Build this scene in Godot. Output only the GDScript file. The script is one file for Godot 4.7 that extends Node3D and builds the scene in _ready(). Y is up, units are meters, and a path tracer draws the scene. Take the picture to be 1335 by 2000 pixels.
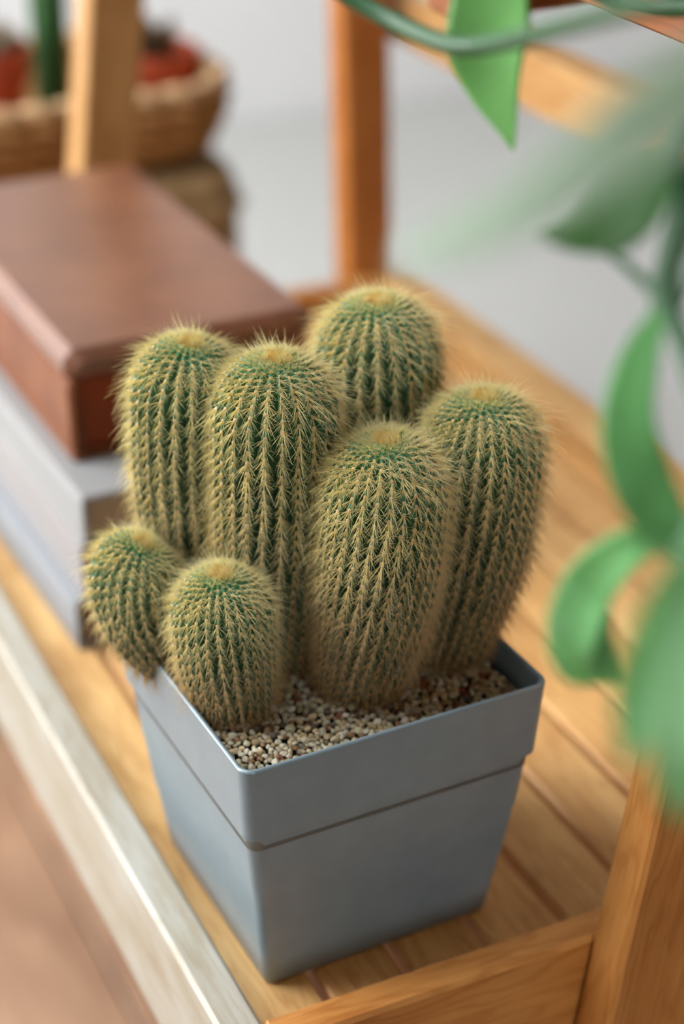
extends Node3D

const FOCAL := 3599.06          # focal length in pixels of the 1335 x 2000 frame
const EYE := Vector3(-0.1985, 0.3990, 0.4289)
const FWD := Vector3(0.37624, -0.48573, -0.78902)
const RGT := Vector3(0.90265, 0.00267, 0.42900)
const UPV := Vector3(0.20627, 0.87410, -0.43980)

var rng := RandomNumberGenerator.new()
var M := {}
var used := {}


func _ready() -> void:
	rng.seed = 7
	# ---- camera, sky, exposure -------------------------------------------------
	var cam := Camera3D.new()
	cam.name = "camera"
	add_child(cam)
	cam.look_at_from_position(EYE, EYE + FWD, UPV)
	cam.fov = 31.06
	cam.near = 0.02
	cam.far = 60.0
	var lens := CameraAttributesPhysical.new()
	lens.frustum_focal_length = 43.19
	lens.frustum_focus_distance = 0.508
	lens.exposure_aperture = 3.3
	lens.frustum_near = 0.02
	lens.frustum_far = 60.0
	cam.attributes = lens
	var env := Environment.new()
	var sm := ProceduralSkyMaterial.new()
	sm.sky_top_color = Color(0.91, 0.92, 0.94)
	sm.sky_horizon_color = Color(0.98, 0.965, 0.94)
	sm.ground_horizon_color = Color(0.55, 0.54, 0.50)
	sm.ground_bottom_color = Color(0.32, 0.31, 0.27)
	var sky := Sky.new()
	sky.sky_material = sm
	env.background_mode = Environment.BG_SKY
	env.sky = sky
	env.background_energy_multiplier = 13.0
	env.tonemap_mode = Environment.TONE_MAPPER_LINEAR
	env.tonemap_exposure = 1.07
	env.sdfgi_enabled = true
	env.ssao_enabled = true
	env.ssil_enabled = true
	var we := WorldEnvironment.new()
	we.name = "world_environment"
	we.environment = env
	add_child(we)

	make_materials()
	build_room()
	build_bench()
	build_stand()
	build_books()
	build_potted_cactus()
	build_basket()
	build_vine()


# ---------------------------------------------------------------- helpers
func at(px: float, py: float, depth: float) -> Vector3:
	return EYE + (FWD + RGT * ((px - 667.5) / FOCAL) - UPV * ((py - 1000.0) / FOCAL)) * depth


func on_y(px: float, py: float, y: float) -> Vector3:
	var d := FWD + RGT * ((px - 667.5) / FOCAL) - UPV * ((py - 1000.0) / FOCAL)
	return EYE + d * ((y - EYE.y) / d.y)


func numbered(s: String) -> String:
	if not used.has(s):
		used[s] = 0
		return s
	used[s] += 1
	return "%s_%03d" % [s, used[s]]


func thing(called: String, label: String, category: String, where := Vector3.ZERO, group := "") -> Node3D:
	var o := Node3D.new()
	o.name = numbered(called)
	add_child(o)
	o.position = where
	o.set_meta("label", label)
	o.set_meta("category", category)
	if group:
		o.set_meta("group", group)
	return o


# a mesh whose points are given in the scene's own coordinates, hung under parent (which may stand elsewhere)
func part(called: String, mesh: Mesh, mat: Material, parent: Node3D, label := "") -> MeshInstance3D:
	var o := MeshInstance3D.new()
	o.name = called
	o.mesh = mesh
	o.material_override = mat
	parent.add_child(o, true)
	var up := Vector3.ZERO
	var p: Node = parent
	while p is Node3D and p != self:
		up += (p as Node3D).position
		p = p.get_parent()
	o.position = -up
	if label:
		o.set_meta("label", label)
	return o


func structure(called: String, mesh: Mesh, mat: Material, label: String, category: String) -> MeshInstance3D:
	var o := MeshInstance3D.new()
	o.name = numbered(called)
	o.mesh = mesh
	o.material_override = mat
	add_child(o)
	o.set_meta("kind", "structure")
	o.set_meta("label", label)
	o.set_meta("category", category)
	return o


# a bar from a to b (its centre line), w wide along side, h along the other way, with chamfered long edges and ends; u runs along the grain
func bar(st: SurfaceTool, a: Vector3, b: Vector3, side: Vector3, w: float, h: float, bevel := 0.0012) -> void:
	var z := (b - a).normalized()
	var x := (side - z * side.dot(z)).normalized()
	var y := z.cross(x)
	var ln := a.distance_to(b)
	var hw := w / 2.0
	var hh := h / 2.0
	var c := minf(bevel, minf(hw, hh) * 0.6)
	var ou := rng.randf() * 3.0
	var ov := rng.randf() * 3.0
	# octagonal cross-section, two inset end rings
	var sec := [Vector2(hw, -hh + c), Vector2(hw, hh - c), Vector2(hw - c, hh), Vector2(-hw + c, hh), Vector2(-hw, hh - c), Vector2(-hw, -hh + c), Vector2(-hw + c, -hh), Vector2(hw - c, -hh)]
	var around := [0.0]
	for i in 8:
		around.append(around[i] + sec[i].distance_to(sec[(i + 1) % 8]))
	for i in 8:
		var p: Vector2 = sec[i]
		var q: Vector2 = sec[(i + 1) % 8]
		var nn: Vector2 = (q - p).normalized()
		var nrm: Vector3 = x * nn.y - y * nn.x
		var a0: Vector3 = a + z * c + x * p.x + y * p.y
		var a1: Vector3 = a + z * c + x * q.x + y * q.y
		var b0: Vector3 = a0 + z * (ln - 2.0 * c)
		var b1: Vector3 = a1 + z * (ln - 2.0 * c)
		quad(st, a0, b0, b1, a1, nrm, Vector2(ou, ov + around[i]), Vector2(ou + ln, ov + around[i]), Vector2(ou + ln, ov + around[i + 1]), Vector2(ou, ov + around[i + 1]))
		# bevelled ring to the end caps
		for e in 2:
			var s := -1.0 if e == 0 else 1.0
			var o0: Vector3 = a0 if e == 0 else b0
			var o1: Vector3 = a1 if e == 0 else b1
			var cen: Vector3 = a if e == 0 else b
			var i0: Vector3 = cen + x * p.x * (1.0 - c / hw) + y * p.y * (1.0 - c / hh)
			var i1: Vector3 = cen + x * q.x * (1.0 - c / hw) + y * q.y * (1.0 - c / hh)
			quad(st, o0, o1, i1, i0, (nrm + z * s).normalized(), Vector2(ou, ov + p.x), Vector2(ou, ov + q.x), Vector2(ou + 0.002, ov + q.x), Vector2(ou + 0.002, ov + p.x))
			tri(st, cen, i0, i1, z * s, Vector2(ou, ov), Vector2(ou + 0.002, ov + p.x), Vector2(ou + 0.002, ov + q.x))


func tri(st: SurfaceTool, a: Vector3, b: Vector3, c: Vector3, n: Vector3, ua := Vector2.ZERO, ub := Vector2.ZERO, uc := Vector2.ZERO) -> void:
	var flip := (b - a).cross(c - a).dot(n) > 0.0
	for k in ([0, 2, 1] if flip else [0, 1, 2]):
		st.set_normal(n)
		st.set_uv([ua, ub, uc][k])
		st.add_vertex([a, b, c][k])


func quad(st: SurfaceTool, a: Vector3, b: Vector3, c: Vector3, d: Vector3, n: Vector3, ua := Vector2.ZERO, ub := Vector2.ZERO, uc := Vector2.ZERO, ud := Vector2.ZERO) -> void:
	tri(st, a, b, c, n, ua, ub, uc)
	tri(st, a, c, d, n, ua, uc, ud)


func begin() -> SurfaceTool:
	var st := SurfaceTool.new()
	st.begin(Mesh.PRIMITIVE_TRIANGLES)
	return st


func bar_mesh(a: Vector3, b: Vector3, side: Vector3, w: float, h: float, bevel := 0.0012) -> Mesh:
	var st := begin()
	bar(st, a, b, side, w, h, bevel)
	return st.commit()


# a box from its lowest to its highest corner, the grain along its longest side
func box_mesh(lo: Vector3, hi: Vector3, bevel := 0.0012) -> Mesh:
	var d := hi - lo
	var c := (lo + hi) / 2.0
	if d.z >= d.x and d.z >= d.y:
		return bar_mesh(Vector3(c.x, c.y, hi.z), Vector3(c.x, c.y, lo.z), Vector3.RIGHT, d.x, d.y, bevel)
	if d.x >= d.y:
		return bar_mesh(Vector3(lo.x, c.y, c.z), Vector3(hi.x, c.y, c.z), Vector3.BACK, d.z, d.y, bevel)
	return bar_mesh(Vector3(c.x, lo.y, c.z), Vector3(c.x, hi.y, c.z), Vector3.RIGHT, d.x, d.z, bevel)


# grid of points -> smooth mesh; closed_u joins the last column to the first
func grid_mesh(rows: Array, closed: bool, colors: Array = [], uvs: Array = []) -> ArrayMesh:
	var nr := rows.size()
	var nc: int = rows[0].size()
	var v := PackedVector3Array()
	var nn := PackedVector3Array()
	var cc := PackedColorArray()
	var uu := PackedVector2Array()
	var ix := PackedInt32Array()
	for r in nr:
		v.append_array(rows[r])
		if colors:
			cc.append_array(colors[r])
		if uvs:
			uu.append_array(uvs[r])
	nn.resize(v.size())
	var w := nc if closed else nc - 1
	for r in nr - 1:
		for c in w:
			var a := r * nc + c
			var b := r * nc + (c + 1) % nc
			var d := a + nc
			var e := b + nc
			ix.append_array(PackedInt32Array([a, d, b, b, d, e]))
			var n1 := (v[e] - v[a]).cross(v[d] - v[b])
			nn[a] += n1
			nn[b] += n1
			nn[d] += n1
			nn[e] += n1
	for i in nn.size():
		nn[i] = nn[i].normalized()
	# turn the normals (and the winding) outward: the caller lays rows so that the cross product below points out
	var arr := []
	arr.resize(Mesh.ARRAY_MAX)
	arr[Mesh.ARRAY_VERTEX] = v
	arr[Mesh.ARRAY_NORMAL] = nn
	if colors:
		arr[Mesh.ARRAY_COLOR] = cc
	if uvs:
		arr[Mesh.ARRAY_TEX_UV] = uu
	arr[Mesh.ARRAY_INDEX] = ix
	var m := ArrayMesh.new()
	m.add_surface_from_arrays(Mesh.PRIMITIVE_TRIANGLES, arr)
	return m


# turned profile: points (radius, height) about a vertical axis at c
func lathe(profile: Array, c: Vector3, n := 40) -> ArrayMesh:
	var rows := []
	for p in profile:
		var row := PackedVector3Array()
		for k in n:
			var t := TAU * k / n
			row.append(c + Vector3(p.x * cos(t), p.y, p.x * sin(t)))
		rows.append(row)
	return grid_mesh(rows, true)


func tube(points: Array, radii: Array, sides := 10, fine := 8) -> ArrayMesh:
	var cv := Curve3D.new()
	for i in points.size():
		var t: Vector3 = (points[mini(i + 1, points.size() - 1)] - points[maxi(i - 1, 0)]) / 6.0
		cv.add_point(points[i], -t, t)
	var rows := []
	var steps := (points.size() - 1) * fine
	var x := Vector3.ZERO
	for s in steps + 1:
		var f := float(s) / fine
		var i := mini(int(f), points.size() - 2)
		var p := cv.sample(i, f - i)
		var q := cv.sample(i, minf(f - i + 0.02, 1.0)) - cv.sample(i, maxf(f - i - 0.02, 0.0))
		var z := q.normalized()
		if x == Vector3.ZERO:
			x = z.cross(Vector3.UP if absf(z.y) < 0.9 else Vector3.RIGHT)
		x = (x - z * x.dot(z)).normalized()
		var y := z.cross(x)
		var r: float = lerpf(radii[i], radii[i + 1], f - i)
		var row := PackedVector3Array()
		if s == 0 or s == steps:
			r *= 0.3
		for k in sides:
			var t := TAU * k / sides
			row.append(p + (x * cos(t) - y * sin(t)) * r)
		rows.append(row)
	return grid_mesh(rows, true)


# ---------------------------------------------------------------- materials
func mat(col: Color, rough := 0.6, spec := 0.5) -> StandardMaterial3D:
	var m := StandardMaterial3D.new()
	m.albedo_color = col
	m.roughness = rough
	m.metallic_specular = spec
	return m


func wood_texture(sd: int, light: Color, dark: Color, streaks := 1.0) -> ImageTexture:
	var w := 512
	var h := 256
	var im := Image.create(w, h, true, Image.FORMAT_RGB8)
	var n1 := FastNoiseLite.new()
	n1.seed = sd
	n1.frequency = 1.0
	var n2 := FastNoiseLite.new()
	n2.seed = sd + 9
	n2.frequency = 1.0
	n2.fractal_octaves = 2
	for y in h:
		for x in w:
			# wraps in both ways: noise on two circles
			var u := float(x) / w * TAU
			var vv := float(y) / h
			var bend := n1.get_noise_3d(cos(u) * 0.5, sin(u) * 0.5, vv * 5.0)
			var ring := sin((vv * 9.0 + bend * 2.4) * TAU) * 0.5 + 0.5
			ring = pow(ring, 3.0)
			var fine := n2.get_noise_3d(cos(u) * 1.3, sin(u) * 1.3, vv * 90.0)
			var broad := n1.get_noise_3d(cos(u) * 0.6 + 7.0, sin(u) * 0.6, vv * 3.0)
			var k := clampf(0.30 + ring * 0.38 * streaks + fine * 0.30 + broad * 0.55, 0.0, 1.0)
			im.set_pixel(x, y, light.lerp(dark, k))
	im.generate_mipmaps()
	return ImageTexture.create_from_image(im)


func noise_tex(freq: float, a: Color, b: Color, sd := 1, size := 256, octaves := 4) -> NoiseTexture2D:
	var n := FastNoiseLite.new()
	n.seed = sd
	n.frequency = freq
	n.fractal_octaves = octaves
	var t := NoiseTexture2D.new()
	t.width = size
	t.height = size
	t.seamless = true
	t.noise = n
	var g := Gradient.new()
	g.set_color(0, a)
	g.set_color(1, b)
	t.color_ramp = g
	return t


func wood_mat(tex: Texture2D, tint: Color, rough := 0.5) -> StandardMaterial3D:
	var m := mat(tint, rough, 0.45)
	m.albedo_texture = tex
	m.uv1_scale = Vector3(3.3, 12.0, 1.0)
	return m


func make_materials() -> void:
	var pine := wood_texture(11, Color(0.93, 0.77, 0.52), Color(0.76, 0.57, 0.34))
	var pine2 := wood_texture(23, Color(0.83, 0.60, 0.34), Color(0.66, 0.42, 0.19))
	var pale := wood_texture(31, Color(0.68, 0.675, 0.635), Color(0.58, 0.53, 0.44), 0.8)
	M.slats = [wood_mat(pine, Color(1, 1, 1)), wood_mat(pine, Color(0.97, 0.95, 0.94)), wood_mat(pine, Color(0.94, 0.90, 0.86)), wood_mat(pine, Color(1.0, 0.98, 0.94))]
	M.rail = wood_mat(pale, Color(1.0, 1.0, 1.0), 0.42)
	M.rail2 = wood_mat(pine2, Color(0.96, 0.94, 0.90), 0.45)
	M.rail3 = wood_mat(pine, Color(0.90, 0.89, 0.88), 0.45)
	M.rail4 = wood_mat(pine, Color(0.80, 0.76, 0.72), 0.5)
	M.leg = wood_mat(pine2, Color(0.95, 0.92, 0.86), 0.5)
	M.post = wood_mat(pine2, Color(0.90, 0.82, 0.72), 0.5)
	M.upper = wood_mat(pine2, Color(0.70, 0.59, 0.50), 0.55)
	var planks := wood_texture(41, Color(0.70, 0.57, 0.46), Color(0.50, 0.38, 0.30), 0.5)
	M.floor = wood_mat(planks, Color(1, 1, 1), 0.35)
	M.floor.uv1_scale = Vector3(0.9, 2.5, 1.0)
	M.wall = mat(Color(0.885, 0.885, 0.88), 0.9, 0.3)
	M.wall.albedo_texture = noise_tex(0.02, Color(0.97, 0.97, 0.97), Color(1, 1, 1), 4, 128)
	M.wall.uv1_triplanar = true
	M.wall_warm = mat(Color(0.72, 0.72, 0.71), 0.9, 0.3)
	M.ceiling = mat(Color(0.85, 0.85, 0.84), 0.95, 0.3)
	M.white_paint = mat(Color(0.70, 0.70, 0.685), 0.45, 0.4)
	M.frame = mat(Color(0.92, 0.92, 0.9), 0.4)
	# plastic pot: bluish grey, faintly grained
	M.pot = mat(Color(0.47, 0.545, 0.58), 0.30, 0.72)
	M.pot.albedo_texture = noise_tex(0.03, Color(0.93, 0.93, 0.93), Color(1, 1, 1), 3, 256)
	M.pot.uv1_triplanar = true
	M.pot.uv1_scale = Vector3(9, 9, 9)
	M.pot.heightmap_enabled = false
	var bump := noise_tex(0.16, Color(0, 0, 0), Color(1, 1, 1), 8, 256, 2)
	M.pot.heightmap_enabled = false
	M.pot.heightmap_texture = bump
	M.pot.heightmap_scale = 0.0015
	M.soil = mat(Color(0.17, 0.14, 0.11), 0.95, 0.2)
	M.soil.albedo_texture = noise_tex(0.08, Color(0.5, 0.5, 0.5), Color(1, 1, 1), 15, 256)
	M.soil.uv1_triplanar = true
	M.soil.uv1_scale = Vector3(12, 12, 12)
	M.pebbles = []
	for c in [Color(0.80, 0.76, 0.64), Color(0.86, 0.83, 0.74), Color(0.70, 0.62, 0.47), Color(0.74, 0.70, 0.60), Color(0.52, 0.30, 0.20), Color(0.40, 0.37, 0.33), Color(0.82, 0.74, 0.58), Color(0.60, 0.47, 0.33)]:
		var pm := mat(c, 0.55, 0.45)
		pm.albedo_texture = noise_tex(0.05, Color(0.72, 0.70, 0.66), Color(1, 1, 1), 30, 64) if M.pebbles.is_empty() else M.pebbles[0].albedo_texture
		pm.uv1_triplanar = true
		pm.uv1_scale = Vector3(180, 180, 180)
		M.pebbles.append(pm)
	M.pebble_mix = mat(Color(1, 1, 1), 0.55, 0.45)
	M.pebble_mix.vertex_color_use_as_albedo = true
	# cactus skin and spines
	M.skin = mat(Color(1, 1, 1), 0.5, 0.45)
	M.skin.vertex_color_use_as_albedo = true
	M.skin.subsurf_scatter_enabled = false
	M.spine = mat(Color(1, 1, 1), 0.36, 0.9)
	M.spine.vertex_color_use_as_albedo = true
	M.spine.rim_enabled = true
	M.spine.rim = 1.0
	M.spine.rim_tint = 0.4
	M.spine.backlight_enabled = true
	M.spine.backlight = Color(0.95, 0.92, 0.80)
	# books
	var lea := noise_tex(0.012, Color(0.80, 0.72, 0.68), Color(1, 1, 1), 17, 256)
	M.leather = mat(Color(0.50, 0.31, 0.19), 0.55, 0.2)
	M.leather_panel = mat(Color(0.57, 0.27, 0.14), 0.6, 0.3)
	M.leather.albedo_texture = lea
	M.leather.uv1_triplanar = true
	M.leather.uv1_scale = Vector3(6, 6, 6)
	M.leather.heightmap_enabled = true
	M.leather.heightmap_texture = noise_tex(0.09, Color(0, 0, 0), Color(1, 1, 1), 19, 256, 3)
	M.leather.heightmap_scale = 0.01
	M.leather.clearcoat_enabled = true
	M.leather.clearcoat = 0.28
	M.leather.clearcoat_roughness = 0.22
	M.leather_cover = M.leather.duplicate()
	M.leather_cover.metallic_specular = 0.6
	M.leather_cover.roughness = 0.42
	M.leather_cover.clearcoat = 0.75
	M.leather_cover.clearcoat_roughness = 0.30
	M.paper = mat(Color(0.555, 0.555, 0.55), 0.5, 0.4)
	M.paper_pink = mat(Color(0.565, 0.55, 0.545), 0.5, 0.4)
	M.paper_blue = mat(Color(0.535, 0.55, 0.565), 0.5, 0.4)
	M.pages_grey = mat(Color(0.66, 0.60, 0.53), 0.85, 0.2)
	M.pages_tan = mat(Color(0.76, 0.58, 0.43), 0.85, 0.2)
	M.pages_dark = mat(Color(0.48, 0.40, 0.37), 0.85, 0.2)
	# background
	M.coir = mat(Color(0.76, 0.58, 0.38), 0.9, 0.2)
	M.coir_light = mat(Color(0.82, 0.68, 0.52), 0.9, 0.2)
	M.jute = mat(Color(0.72, 0.62, 0.47), 0.95, 0.2)
	for k in ["coir", "coir_light", "jute"]:
		M[k].albedo_texture = noise_tex(0.06, Color(0.72, 0.70, 0.66), Color(1, 1, 1), 51, 128)
		M[k].uv1_triplanar = true
		M[k].uv1_scale = Vector3(9, 9, 9)
	M.clay = mat(Color(0.72, 0.33, 0.22), 0.8, 0.3)
	M.clay.albedo_texture = noise_tex(0.03, Color(0.82, 0.8, 0.78), Color(1, 1, 1), 61, 128)
	M.clay.uv1_triplanar = true
	M.clay.uv1_scale = Vector3(9, 9, 9)
	M.brown_plant = mat(Color(0.34, 0.26, 0.17), 0.8, 0.3)
	M.grey_plant = mat(Color(0.42, 0.37, 0.30), 0.8, 0.3)
	M.green_plant = mat(Color(0.16, 0.32, 0.15), 0.6, 0.4)
	M.leaves = []
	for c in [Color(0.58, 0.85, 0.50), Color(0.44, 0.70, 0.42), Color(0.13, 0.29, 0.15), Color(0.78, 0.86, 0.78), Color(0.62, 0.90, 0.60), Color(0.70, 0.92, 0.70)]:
		var lm := mat(c, 0.38, 0.5)
		lm.albedo_texture = noise_tex(0.02, Color(0.86, 0.88, 0.84), Color(1, 1, 1), 71, 128) if M.leaves.is_empty() else M.leaves[0].albedo_texture
		lm.uv1_triplanar = true
		lm.uv1_scale = Vector3(14, 14, 14)
		lm.backlight_enabled = true
		lm.backlight = Color(0.62, 0.75, 0.35)
		M.leaves.append(lm)
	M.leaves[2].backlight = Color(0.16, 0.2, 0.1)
	M.vein = mat(Color(0.50, 0.70, 0.42), 0.4, 0.5)
	M.vine_stem = mat(Color(0.16, 0.34, 0.19), 0.45, 0.5)


# ---------------------------------------------------------------- room
func build_room() -> void:
	var x0 := -0.97
	var x1 := 3.0
	var z0 := -1.50
	var z1 := 3.4
	var y0 := -0.295
	var y1 := 1.80
	var t := 0.12
	# floor of wooden boards on a slab
	var fl := structure("floor", box_mesh(Vector3(x0 - t, y0 - t, z0 - t), Vector3(x1 + t, y0 - 0.012, z1 + t), 0.0), M.wall, "brown wooden board floor below the plant stand", "floor")
	var bw := 0.14
	var k := 0
	while x0 + k * bw < x1:
		var xa := x0 + k * bw + 0.001
		part("plank", box_mesh(Vector3(xa, y0 - 0.012, z0), Vector3(minf(xa + bw - 0.002, x1), y0, z1), 0.001), M.floor, fl)
		k += 1
	# ceiling with a roof window above the stand
	var rx0 := -1.0
	var rx1 := -0.30
	var rz0 := -1.25
	var rz1 := 0.02
	var cl := begin()
	for b in [[Vector3(x0 - t, y1, z0 - t), Vector3(rx0, y1 + t, z1 + t)], [Vector3(rx1, y1, z0 - t), Vector3(x1 + t, y1 + t, z1 + t)], [Vector3(rx0, y1, z0 - t), Vector3(rx1, y1 + t, rz0)], [Vector3(rx0, y1, rz1), Vector3(rx1, y1 + t, z1 + t)]]:
		cl.append_from(box_mesh(b[0], b[1], 0.0), 0, Transform3D())
	structure("ceiling", cl.commit(), M.ceiling, "plain pale grey ceiling around the roof window", "ceiling")
	cl = begin()
	for b in [[Vector3(rx0, y1 + 0.04, rz0), Vector3(rx1, y1 + 0.09, rz0 + 0.04)], [Vector3(rx0, y1 + 0.04, rz1 - 0.04), Vector3(rx1, y1 + 0.09, rz1)], [Vector3(rx0, y1 + 0.04, rz0), Vector3(rx0 + 0.04, y1 + 0.09, rz1)], [Vector3(rx1 - 0.04, y1 + 0.04, rz0), Vector3(rx1, y1 + 0.09, rz1)]]:
		cl.append_from(box_mesh(b[0], b[1], 0.002), 0, Transform3D())
	structure("window_3", cl.commit(), M.frame, "white roof window frame in the ceiling above the stand", "window")
	structure("wall_back", box_mesh(Vector3(x0 - t, y0, z0 - t), Vector3(x1 + t, y1, z0), 0.0), M.wall, "plain white wall behind the plant stand and basket", "wall")
	# front wall with a second window, far behind the camera
	var fx0 := -0.60
	var fx1 := -0.02
	var fy0 := 0.15
	var fy1 := 1.70
	var fw := begin()
	for b in [[Vector3(x0 - t, y0, z1), Vector3(x1 + t, fy0, z1 + t)], [Vector3(x0 - t, fy1, z1), Vector3(x1 + t, y1, z1 + t)], [Vector3(x0 - t, fy0, z1), Vector3(fx0, fy1, z1 + t)], [Vector3(fx1, fy0, z1), Vector3(x1 + t, fy1, z1 + t)]]:
		fw.append_from(box_mesh(b[0], b[1], 0.0), 0, Transform3D())
	structure("wall_front", fw.commit(), M.wall_warm, "plain pale grey wall facing the stand", "wall")
	fw = begin()
	for b in [[Vector3(fx0, fy0, z1 + 0.04), Vector3(fx1, fy0 + 0.04, z1 + 0.09)], [Vector3(fx0, fy1 - 0.04, z1 + 0.04), Vector3(fx1, fy1, z1 + 0.09)], [Vector3(fx0, fy0, z1 + 0.04), Vector3(fx0 + 0.04, fy1, z1 + 0.09)], [Vector3(fx1 - 0.04, fy0, z1 + 0.04), Vector3(fx1, fy1, z1 + 0.09)]]:
		fw.append_from(box_mesh(b[0], b[1], 0.002), 0, Transform3D())
	structure("window_2", fw.commit(), M.frame, "wide white window frame in the wall facing the stand", "window")
	structure("wall_right", box_mesh(Vector3(x1, y0, z0), Vector3(x1 + t, y1, z1), 0.0), M.wall_warm, "plain pale grey side wall away from the window", "wall")
	# left wall with the window opening
	var wz0 := -1.44
	var wz1 := -0.18
	var wy0 := 0.0
	var wy1 := 1.50
	var st := begin()
	for b in [[Vector3(x0 - t, y0, z0), Vector3(x0, wy0, z1)], [Vector3(x0 - t, wy1, z0), Vector3(x0, y1, z1)], [Vector3(x0 - t, wy0, wz1), Vector3(x0, wy1, z1)], [Vector3(x0 - t, wy0, z0), Vector3(x0, wy1, wz0)]]:
		st.append_from(box_mesh(b[0], b[1], 0.0), 0, Transform3D())
	structure("wall_left", st.commit(), M.wall_warm, "plain pale grey wall around the tall window", "wall")
	st = begin()
	for b in [[Vector3(x0 - 0.09, wy0, wz0), Vector3(x0 - 0.04, wy0 + 0.04, wz1)], [Vector3(x0 - 0.09, wy1 - 0.04, wz0), Vector3(x0 - 0.04, wy1, wz1)], [Vector3(x0 - 0.09, wy0, wz0), Vector3(x0 - 0.04, wy1, wz0 + 0.04)], [Vector3(x0 - 0.09, wy0, wz1 - 0.04), Vector3(x0 - 0.04, wy1, wz1)]]:
		st.append_from(box_mesh(b[0], b[1], 0.002), 0, Transform3D())
	structure("window_1", st.commit(), M.frame, "tall white window frame that lets in the daylight", "window")


func build_bench() -> void:
	var b := thing("bench", "low white painted bench along the back wall behind the plant stand", "bench", Vector3(0.35, -0.295, -1.0))
	part("top", box_mesh(Vector3(-0.55, -0.262, -1.495), Vector3(2.0, -0.2402, -0.555), 0.003), M.white_paint, b)
	part("front_panel", box_mesh(Vector3(-0.53, -0.2949, -0.580), Vector3(1.98, -0.2622, -0.564), 0.001), M.white_paint, b)
	for x in [-0.53, 0.72, 1.955]:
		part("support", box_mesh(Vector3(x, -0.2949, -1.49), Vector3(x + 0.025, -0.2622, -0.5802), 0.001), M.white_paint, b)


# ---------------------------------------------------------------- plant stand
func build_stand() -> void:
	var s := thing("plant_stand", "pale pine slatted stand that carries the potted cactus and the books", "plant stand", Vector3(0.09, -0.295, -0.18))
	# tray: slats, four rails, battens below
	var x := -0.0492
	var k := 0
	while x < 0.235:
		var w := minf(0.0247, 0.2365 - x)
		part("slat", box_mesh(Vector3(x, -0.009, -0.4295), Vector3(x + w, 0.0, 0.0625), 0.0009), M.slats[k % 4], s)
		x += 0.0275
		k += 1
	part("rail", box_mesh(Vector3(-0.0622, -0.035, -0.442), Vector3(-0.0495, 0.012, 0.0752), 0.0013), M.rail, s, "rail on the window side of the tray, bleached by daylight")
	part("rail", box_mesh(Vector3(0.237, -0.035, -0.442), Vector3(0.259, 0.012, 0.0752), 0.0013), M.rail3, s)
	part("rail", box_mesh(Vector3(-0.0493, -0.035, 0.063), Vector3(0.2368, 0.012, 0.0747), 0.0013), M.rail2, s)
	part("rail", box_mesh(Vector3(-0.0493, -0.035, -0.442), Vector3(0.2368, 0.012, -0.430), 0.0013), M.rail2, s)
	for z in [-0.03, -0.34]:
		part("batten", box_mesh(Vector3(-0.0493, -0.024, z - 0.012), Vector3(0.2368, -0.0092, z + 0.012), 0.001), M.leg, s)
	# leaning legs, two at the front and two behind
	part("leg", bar_mesh(Vector3(0.0727 - 0.0395, -0.295, 0.0832), Vector3(0.0727 + 0.0536, 0.4, 0.0832), Vector3.RIGHT, 0.038, 0.016, 0.0013), M.leg, s)
	part("leg", bar_mesh(Vector3(0.0735 - 0.0366, -0.295, -0.457), Vector3(0.0735 + 0.0496, 0.4, -0.457), Vector3.RIGHT, 0.029, 0.021, 0.0013), M.rail4, s)
	part("leg", bar_mesh(Vector3(0.2355 + 0.0088, -0.295, -0.453), Vector3(0.2355 - 0.012, 0.4, -0.453), Vector3.RIGHT, 0.027, 0.02, 0.0013), M.post, s)
	part("leg", bar_mesh(Vector3(0.2475 + 0.0088, -0.295, 0.0832), Vector3(0.2475 - 0.012, 0.4, 0.0832), Vector3.RIGHT, 0.027, 0.016, 0.0013), M.post, s)
	# the next tier up: side rails and cross pieces
	part("rail", box_mesh(Vector3(0.2505, 0.140, -0.463), Vector3(0.270, 0.168, 0.092), 0.0013), M.rail4, s)
	part("rail", box_mesh(Vector3(0.0975, 0.2680, -0.443), Vector3(0.1125, 0.296, 0.0750), 0.0008), M.upper, s)
	part("slat", box_mesh(Vector3(0.2505, 0.1683, -0.462), Vector3(0.50, 0.178, -0.375), 0.001), M.rail, s)
	part("crosspiece", box_mesh(Vector3(0.1026, 0.2420, -0.136), Vector3(0.30, 0.268, -0.1166), 0.0012), M.upper, s)


# ---------------------------------------------------------------- books
func rot_box(c: Vector3, size: Vector3, deg: float, bevel: float) -> Mesh:
	var b := Basis(Vector3.UP, deg_to_rad(deg))
	var st := begin()
	bar(st, c + b * Vector3(0, 0, size.z / 2.0), c - b * Vector3(0, 0, size.z / 2.0), b * Vector3.RIGHT, size.x, size.y, bevel)
	return st.commit()


# corner: the lower corner nearest to the window and the camera; the book goes back (-z) and to +x from it
func book(called: String, label: String, corner: Vector3, w: float, h: float, d: float, deg: float, cover: Material, pages: Material, board: float) -> void:
	var b := Basis(Vector3.UP, deg_to_rad(deg))
	var t := thing(called, label, "book", corner + b * Vector3(w / 2.0, 0, -d / 2.0), "books stacked on the tray")
	var mid := t.position
	part("cover", rot_box(mid + Vector3(0, h - board / 2.0, 0), Vector3(w, board, d), deg, board * 0.3), cover, t)
	part("cover", rot_box(mid + Vector3(0, board / 2.0, 0), Vector3(w, board, d), deg, board * 0.3), cover, t)
	part("spine", rot_box(mid + b * Vector3(-w / 2.0 + board / 2.0, 0, 0) + Vector3(0, h / 2.0, 0), Vector3(board, h - board * 1.6, d), deg, board * 0.3), cover, t)
	part("page_block", rot_box(mid + b * Vector3(board * 0.4, 0, 0) + Vector3(0, h / 2.0, 0), Vector3(w - board * 1.6, h - board * 2.05, d - 0.003), deg, 0.0004), pages, t)


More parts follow.
